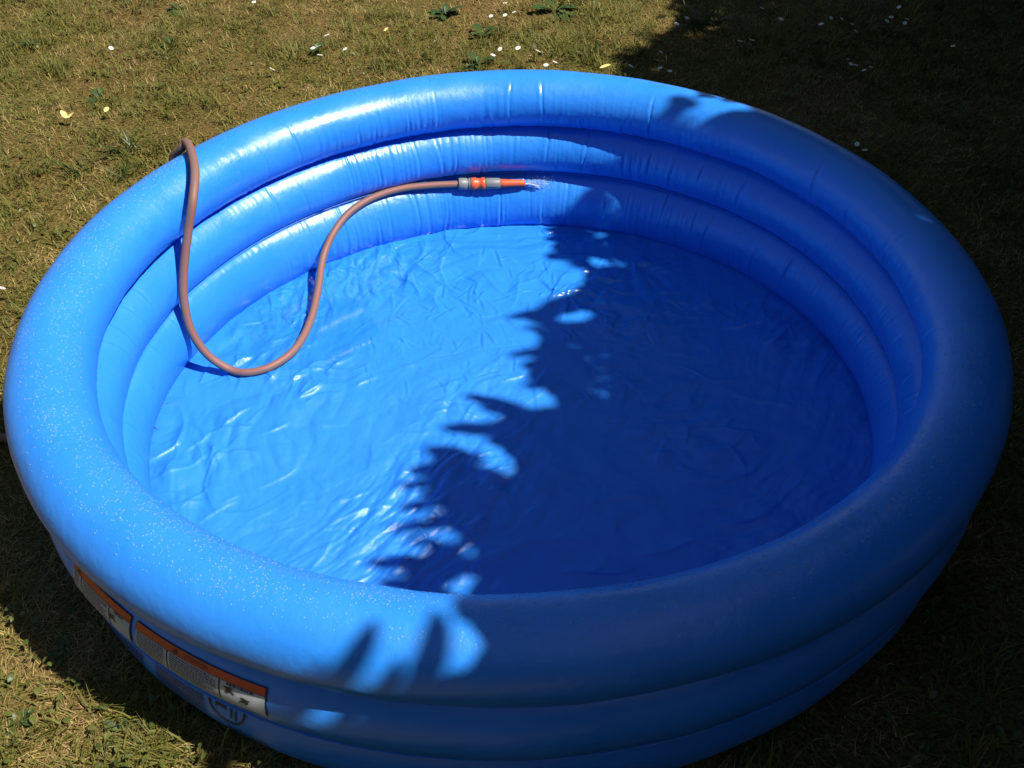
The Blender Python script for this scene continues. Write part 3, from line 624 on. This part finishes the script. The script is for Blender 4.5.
for i, (tx, ty) in enumerate(TREES):
    o = empty('shade_tree', (tx, ty, 0)); tag(o, names[i], 'tree', 'trees along the right side'); O = np.array([tx, ty, 0])
    leaf_mesh('crown', LV[own == i], o, O, i)
    rr = np.random.default_rng(50 + i)
    trunk = catmull([(0, 0, -.05), (.03, -.02, .6), (-.02, .03, 1.2), (.05, 0, 1.8), (.1, .05, 2.6), (.2, 0, 3.6)]); n = len(trunk)
    rad = np.interp(np.linspace(0, 1, n), [0, .06, .5, 1], [.13, .095, .075, .02]); V = sweep(trunk, rad, 14); V += .006 * gnoise(V[..., 2] * 9, V[..., 0] * 30, 5)[..., None]
    mesh_np('trunk', V.reshape(-1, 3), [grid_faces(n, 14, False, True)], M_BARK, o)
    mine = cen[own == i]; ends = mine[rr.choice(len(mine), 60, replace=False)] if len(mine) > 60 else mine
    Qe = ends[:, :2] - SUN[:2] * (ends[:, 2:] / SUN[2]); ends = ends[inside_poly(Qe[:, 0] - .15, Qe[:, 1], BODY)][:26]
    for e in ends:
        e = e - O; b0 = trunk[min(n - 1, int(n * np.clip((e[2] - .7) / 3.6, .33, .85)))]; mid = b0 * .5 + e * .5 + np.array([0, 0, -.12]) + rr.normal(0, .05, 3)
        c = catmull([b0, mid, e], 8); V = sweep(c, np.linspace(.026, .004, len(c)), 7)
        mesh_np('limb', V.reshape(-1, 3), [grid_faces(len(c), 7, False, True)], M_BARK, o)

# shrub at the far right corner: a few large leaves reach into view
def shrub(x, y, n, rad, hgt, label, seed):
    r = np.random.default_rng(seed); o = empty('laurel_shrub', (x, y, 0)); tag(o, label, 'shrub', 'shrubs at the right edge of the lawn')
    for k in range(5):
        a = r.uniform(0, 6.28); c = catmull([(0, 0, -.02), (.25 * rad * math.cos(a), .25 * rad * math.sin(a), hgt * .4), (.6 * rad * math.cos(a), .6 * rad * math.sin(a), hgt * .8)], 6)
        mesh_np('stem', sweep(c, np.linspace(.014, .004, len(c)), 7).reshape(-1, 3), [grid_faces(len(c), 7, False, True)], M_BARK, o)
    u = r.normal(0, 1, (n, 3)); u /= np.linalg.norm(u, axis=1, keepdims=True); R = r.random((n, 1)) ** .4
    P = u * R * np.array([rad, rad, hgt * .5]) + np.array([0, 0, hgt * .52]); P[:, 2] = np.maximum(P[:, 2], .03)
    Ln = r.uniform(.07, .12, n); w = Ln * .22
    nn = u * .6 + np.array([0, 0, .8]) + r.normal(0, .3, (n, 3)); nn /= np.linalg.norm(nn, axis=1, keepdims=True); a = u + r.normal(0, .6, (n, 3)); d = a - nn * (a * nn).sum(1, keepdims=True); d /= np.linalg.norm(d, axis=1, keepdims=True); s = np.cross(nn, d)
    V = []
    for t, ww, h in LEAF_PROF:
        c = P + d * (Ln * t)[:, None] + nn * (Ln * h)[:, None]; V += [c - s * (w * ww)[:, None] + nn * (w * ww * .2)[:, None], c + s * (w * ww)[:, None] + nn * (w * ww * .2)[:, None]]
    leaf_mesh('foliage', np.stack(V, 1), o, np.zeros(3), seed)
shrub(2.02, 2.05, 900, .42, .85, 'dark glossy shrub whose leaf tips show in the top right corner', 3)
shrub(2.75, 1.25, 1400, .55, 1.0, 'dark glossy shrub added out of view right of the pool to block low sky light', 4)  # this and the next two are unseen, added to deepen the shade
shrub(2.35, 3.1, 1600, .65, 1.1, 'dark glossy shrub added out of view far behind the pool to block low sky light', 5)
shrub(2.6, -.3, 1400, .55, 1.0, 'dark glossy shrub added out of view right of the camera to block low sky light', 6)

# leafy screens added out of view to block horizon light, behind and right
def added_hedge(x0, y0, x1, y1, hgt, dep, n, label, seed):
    r = np.random.default_rng(seed); o = empty('added_hedge', ((x0 + x1) / 2, (y0 + y1) / 2, 0)); tag(o, label, 'added_hedge', 'leafy screens added out of view'); O = np.array([(x0 + x1) / 2, (y0 + y1) / 2, 0])
    d = np.array([x1 - x0, y1 - y0, 0.]); L = np.linalg.norm(d); d /= L; s = np.array([-d[1], d[0], 0])
    P = d * r.uniform(-L / 2, L / 2, (n, 1)) + s * r.uniform(-dep / 2, dep / 2, (n, 1)); P[:, 2] = hgt * r.random(n) ** .9 + .06 * gnoise(P[:, 0] * 3, P[:, 1] * 3, seed)
    u = r.normal(0, 1, (n, 3)); u /= np.linalg.norm(u, axis=1, keepdims=True); a = r.normal(0, 1, (n, 3)); dd = np.cross(u, a); dd /= np.linalg.norm(dd, axis=1, keepdims=True); ss = np.cross(u, dd); Ln = r.uniform(.11, .17, n); V = []
    for t, ww, h in LEAF_PROF:
        c = P + dd * (Ln * t)[:, None] + u * (Ln * h)[:, None]; V += [c - ss * (Ln * .24 * ww)[:, None], c + ss * (Ln * .24 * ww)[:, None]]
    leaf_mesh('foliage', np.stack(V, 1), o, np.zeros(3), seed)
    for k in range(int(L / .5)):
        b = d * (-L / 2 + .25 + .5 * k); c = catmull([b + (0, 0, -.02), b + s * r.normal(0, .06) + (0, 0, hgt * .5), b + s * r.normal(0, .1) + (0, 0, hgt * .92)], 5)
        mesh_np('stem', sweep(c, np.linspace(.02, .006, len(c)), 7).reshape(-1, 3), [grid_faces(len(c), 7, False, True)], M_BARK, o)
added_hedge(-2.6, -3.4, 4.6, -3.4, 2.1, .7, 9000, 'green leafy screen added behind the camera to block horizon light', 81)
added_hedge(4.7, -3.3, 4.9, 5.2, 2.3, .7, 11000, 'green leafy screen added along the right side to block low sky light', 82)

# ------------------------------------------------------------------ weeds and tufts in the lawn
def strap_mesh(name, L, w, arch, seg=5):
    V = []
    for i in range(seg + 1):
        t = i / seg; ww = w * (1 - t) ** .6 * (.55 + .9 * min(t * 3, 1) * .5); x = L * math.sin(arch * t) / arch; z = L * (t - arch * t * t * .42)
        V += [(x, -ww, z + ww * .3), (x, 0, z), (x, ww, z + ww * .3)]
    V = np.array(V); q = np.concatenate([grid_faces(seg + 1, 3)])
    tint = np.array([.050, .075, .014]) * np.ones((len(V), 1))
    o = mesh_np(name, V, [q], M_LEAF, tint=tint); me = o.data; bpy.data.objects.remove(o); return me
TUFT_BLADES = [strap_mesh('grass_blade', L, .0026, a) for L, a in ((.07, 1.0), (.085, 1.3), (.055, .8), (.10, 1.1))]
def broad_mesh(L, w, lift):
    V = []; prof = [(0, .10), (.2, .35), (.45, .85), (.7, 1.0), (.88, .75), (1, .1)]
    for t, ww in prof:
        x = L * t * math.cos(lift); z = L * (math.sin(lift) * t - .35 * t * t * .6) + .008
        V += [(x, -w * ww, z + w * ww * .25), (x, 0, z), (x, w * ww, z + w * ww * .25)]
    o = mesh_np('leaf', np.array(V), [grid_faces(6, 3)], M_LEAF, tint=np.array([.048, .085, .020]) * np.ones((18, 1))); me = o.data; bpy.data.objects.remove(o); return me
BROAD = [broad_mesh(L, w, l) for L, w, l in ((.045, .009, .5), (.055, .011, .35), (.035, .008, .7))]
def plant(px, py, kind, size, label, seed):
    r = random.Random(seed); c = pix(px, py, 0); z = float(lawn_height(c[0], c[1]))
    o = empty({'tuft': 'grass_tuft', 'weed': 'weed_plant'}[kind], (c[0], c[1], z), r.uniform(0, 6.28)); tag(o, label, 'grass tuft' if kind == 'tuft' else 'weed', 'tufts and weeds in the lawn')
    for k in range(26 if kind == 'tuft' else 12):
        me = r.choice(TUFT_BLADES if kind == 'tuft' else BROAD); l = bpy.data.objects.new(me.name.split('.')[0], me); link(l); l.parent = o
        q = .016 if kind == 'tuft' else .006
        l.location = (r.uniform(-q, q) * size, r.uniform(-q, q) * size, -.002); l.rotation_euler = (r.uniform(-.2, .2), r.uniform(-.35, .5), r.uniform(0, 6.28)); s = size * (1.0 if kind == 'tuft' else 1.15) * r.uniform(.7, 1.15); l.scale = (s, s, s)
for i, a in enumerate([
    (128, 152, 'tuft', 1.15, 'green grass tuft on the lawn just left of where the hose crosses the rim'),
    (78, 170, 'tuft', .9, 'low grass tuft left of the pool, below the yellow petals'),
    (124, 176, 'tuft', .75, 'small grass tuft touching the left rim beside the hose'),
    (176, 10, 'weed', .8, 'small weed at the top edge of the lawn, upper left'),
    (100, 98, 'weed', .7, 'small weed on the lawn just above the yellow petals'),
    (170, 46, 'weed', .6, 'tiny weed in the sunny lawn between the petals and the top edge'),
    (444, 16, 'weed', 1.1, 'leafy green weed at the top edge behind the middle of the pool'),
    (483, 36, 'weed', .9, 'leafy weed among daisies behind the far rim'),
    (477, 66, 'weed', 1.0, 'leafy weed right against the far rim'),
    (317, 56, 'weed', .7, 'weed with white daisies above the far left rim'),
    (557, 14, 'weed', 1.2, 'largest leafy weed in the sun near the shade edge'),
    (588, 56, 'tuft', 1.0, 'green tuft beside the far rim where the sun ends'),
    (712, 24, 'tuft', 1.5, 'tall grass tuft standing in the shade behind the pool'),
    (694, 26, 'tuft', 1.2, 'grass tuft at the edge between sunny and shaded lawn'),
    (30, 44, 'weed', .6, 'small weed near the upper left corner of the lawn'),
    (18, 720, 'weed', .42, 'broad leaved weed in the lower left corner'),
    (62, 655, 'weed', .40, 'broad leaved weed at the edge of the pool shadow'),
    (120, 735, 'weed', .42, 'broad leaved weed below the pool shadow at the bottom edge')]): plant(*a, 300 + i)

# ------------------------------------------------------------------ daisies
M_PETAL = plain('daisy_petal', (.80, .80, .78), .6, .04, 200); M_CENTRE = plain('daisy_centre', (.62, .36, .03), .7, .1, 900); M_STEM = plain('daisy_stem', (.05, .09, .02), .6)
def daisy_meshes():
    V, Fc = [], []
    for k in range(14):
        a = 2 * math.pi * k / 14; c, s = math.cos(a), math.sin(a)
        for r_, w_, z_ in ((.0018, .0006, 0), (.0055, .0012, .0008), (.0085, .0009, .0004)):
            V += [(r_ * c - w_ * s, r_ * s + w_ * c, z_), (r_ * c + w_ * s, r_ * s - w_ * c, z_)]
        b = k * 6; Fc += [(b, b + 1, b + 3, b + 2), (b + 2, b + 3, b + 5, b + 4)]
    pet = mesh_np('petals', np.array(V), [np.array(Fc)], M_PETAL)
    a = np.linspace(0, 2 * np.pi, 10, endpoint=False); V = [(0, 0, .0022)]
    for r_, z_ in ((.0016, .0019), (.0027, .0004)): V += [(r_ * math.cos(q), r_ * math.sin(q), z_) for q in a]
    Fq = [(1 + i, 1 + (i + 1) % 10, 11 + (i + 1) % 10, 11 + i) for i in range(10)]; Ft = [(0, 1 + i, 1 + (i + 1) % 10) for i in range(10)]
    ctr = mesh_np('flower_centre', np.array(V), [np.array(Fq), np.array(Ft)], M_CENTRE)
    c = catmull([(0, 0, 0), (.002, .001, -.02), (.004, -.001, -.045)], 3); stm = mesh_np('stem', sweep(c, .0006, 5).reshape(-1, 3), [grid_faces(len(c), 5, False, True)], M_STEM)
    out = [o.data for o in (pet, ctr, stm)]
    for o in (pet, ctr, stm): bpy.data.objects.remove(o)
    return out
DAISY = daisy_meshes(); rd = random.Random(12)
def daisy(px, py, label, size=1.0):
    h = rd.uniform(.028, .040); c = pix(px, py, h); o = empty('daisy', tuple(c)); tag(o, label, 'daisy', 'daisies in the lawn')
    tilt = (-.25 + rd.uniform(-.35, .35), rd.uniform(-.4, .4), rd.uniform(0, 6.28))
    for me in DAISY:
        l = bpy.data.objects.new(me.name.split('.')[0], me); link(l); l.parent = o; l.scale = (size,) * 3
        if me.name.startswith('stem'): l.scale = (1, 1, h / .044)
        else: l.rotation_euler = tilt
ORD = ['leftmost', 'second from left', 'third from left', 'fourth from left', 'fifth from left', 'sixth from left', 'seventh from left', 'eighth from left']
def cluster(pts, where, size=1.0):
    pts = sorted(pts)
    for i, (x, y) in enumerate(pts):
        if len(pts) == 1: lab = 'white daisy ' + where
        else: lab = 'white daisy, %s of the %s %s' % ('rightmost' if i == len(pts) - 1 else ORD[i], ['', '', 'two', 'three', 'four', 'five', 'six', 'seven', 'eight', 'nine'][len(pts)], where)
        daisy(x, y, lab, size * rd.uniform(.8, 1.1))
cluster([(327, 35)], 'above the cluster behind the far left rim, in sun', 1.15)
cluster([(313, 48), (319, 46), (320, 55)], 'in the cluster behind the far left rim')
cluster([(345, 49)], 'right of the daisy cluster behind the far left rim')
cluster([(272, 69)], 'alone just behind the far left rim'); cluster([(111, 48)], 'alone in the sunny lawn at upper left')
cluster([(2, 288)], 'at the left edge of the lawn beside the pool'); cluster([(254, 2)], 'alone at the top edge, left of the middle')
cluster([(491, 16), (505, 15), (514, 12), (505, 3)], 'near the top edge behind the pool')
cluster([(493, 55), (500, 49), (518, 48)], 'close behind the middle of the far rim')
cluster([(530, 56), (538, 51), (546, 65), (555, 62)], 'behind the far rim next to the shade', 1.15)
cluster([(631, 66)], 'in the first shade right behind the far rim'); cluster([(677, 24), (687, 18)], 'where sun meets shade at the top edge')
cluster([(661, 52), (660, 68), (670, 71)], 'shaded close behind the rim', .8)
cluster([(740, 41), (752, 40), (762, 8), (781, 19)], 'shaded by the tall grass tuft')
cluster([(821, 24), (831, 18), (842, 19), (852, 24), (856, 31)], 'in the shaded row at top', .9)
cluster([(887, 21), (891, 17), (899, 7), (905, 23), (907, 19)], 'in the shaded top right group', .9)
cluster([(848, 59), (851, 64), (856, 65), (864, 70), (869, 63), (871, 67)], 'in the tight shaded patch', .8)
cluster([(946, 40), (953, 46), (974, 31)], 'nearest the top right corner', .8)
cluster([(857, 144), (865, 150)], 'in shade right beside the right rim', .9)

# fallen petals and a yellow leaf
M_YEL = plain('petal_yellow', (.72, .58, .20), .6, .15, 300)
def fallen(name, px, py, label, cat, L, w, rz, curl, wings=1):
    c = pix(px, py, .028); V, Fc = [], []
    for k in range(wings):
        a0 = k * 2.1
        for i in range(6):
            t = i / 5; ww = w * math.sin(math.pi * min(max(t * .92 + .06, 0), 1)) ** .7
            for s in (-1, 0, 1):
                x, y, z = L * t, s * ww, curl * L * t * t + abs(s) * ww * .5
                V.append((x * math.cos(a0) - y * math.sin(a0), x * math.sin(a0) + y * math.cos(a0), z))
        Fc.append(grid_faces(6, 3) + k * 18)
    o = mesh_np(name, np.array(V), [np.concatenate(Fc)], M_YEL); o.location = c; o.rotation_euler = (.15, -.1, rz); tag(o, label, cat, 'fallen petals on the lawn')
fallen('fallen_petal', 67, 118, 'pale yellow forked petal lying on the lawn at the left', 'petal', .024, .007, .2, .5, 2)
fallen('fallen_petal', 105, 112, 'single pale yellow petal on the lawn, right of the forked one', 'petal', .016, .007, 1.2, .3, 1)
fallen('fallen_petal', 384, 31, 'small yellow petal on the sunny lawn behind the far rim', 'petal', .016, .006, .4, .4, 1)
fallen('fallen_leaf', 600, 68, 'dry yellow leaf lying at the shade edge behind the far rim', 'leaf', .032, .006, .2, .15, 1)
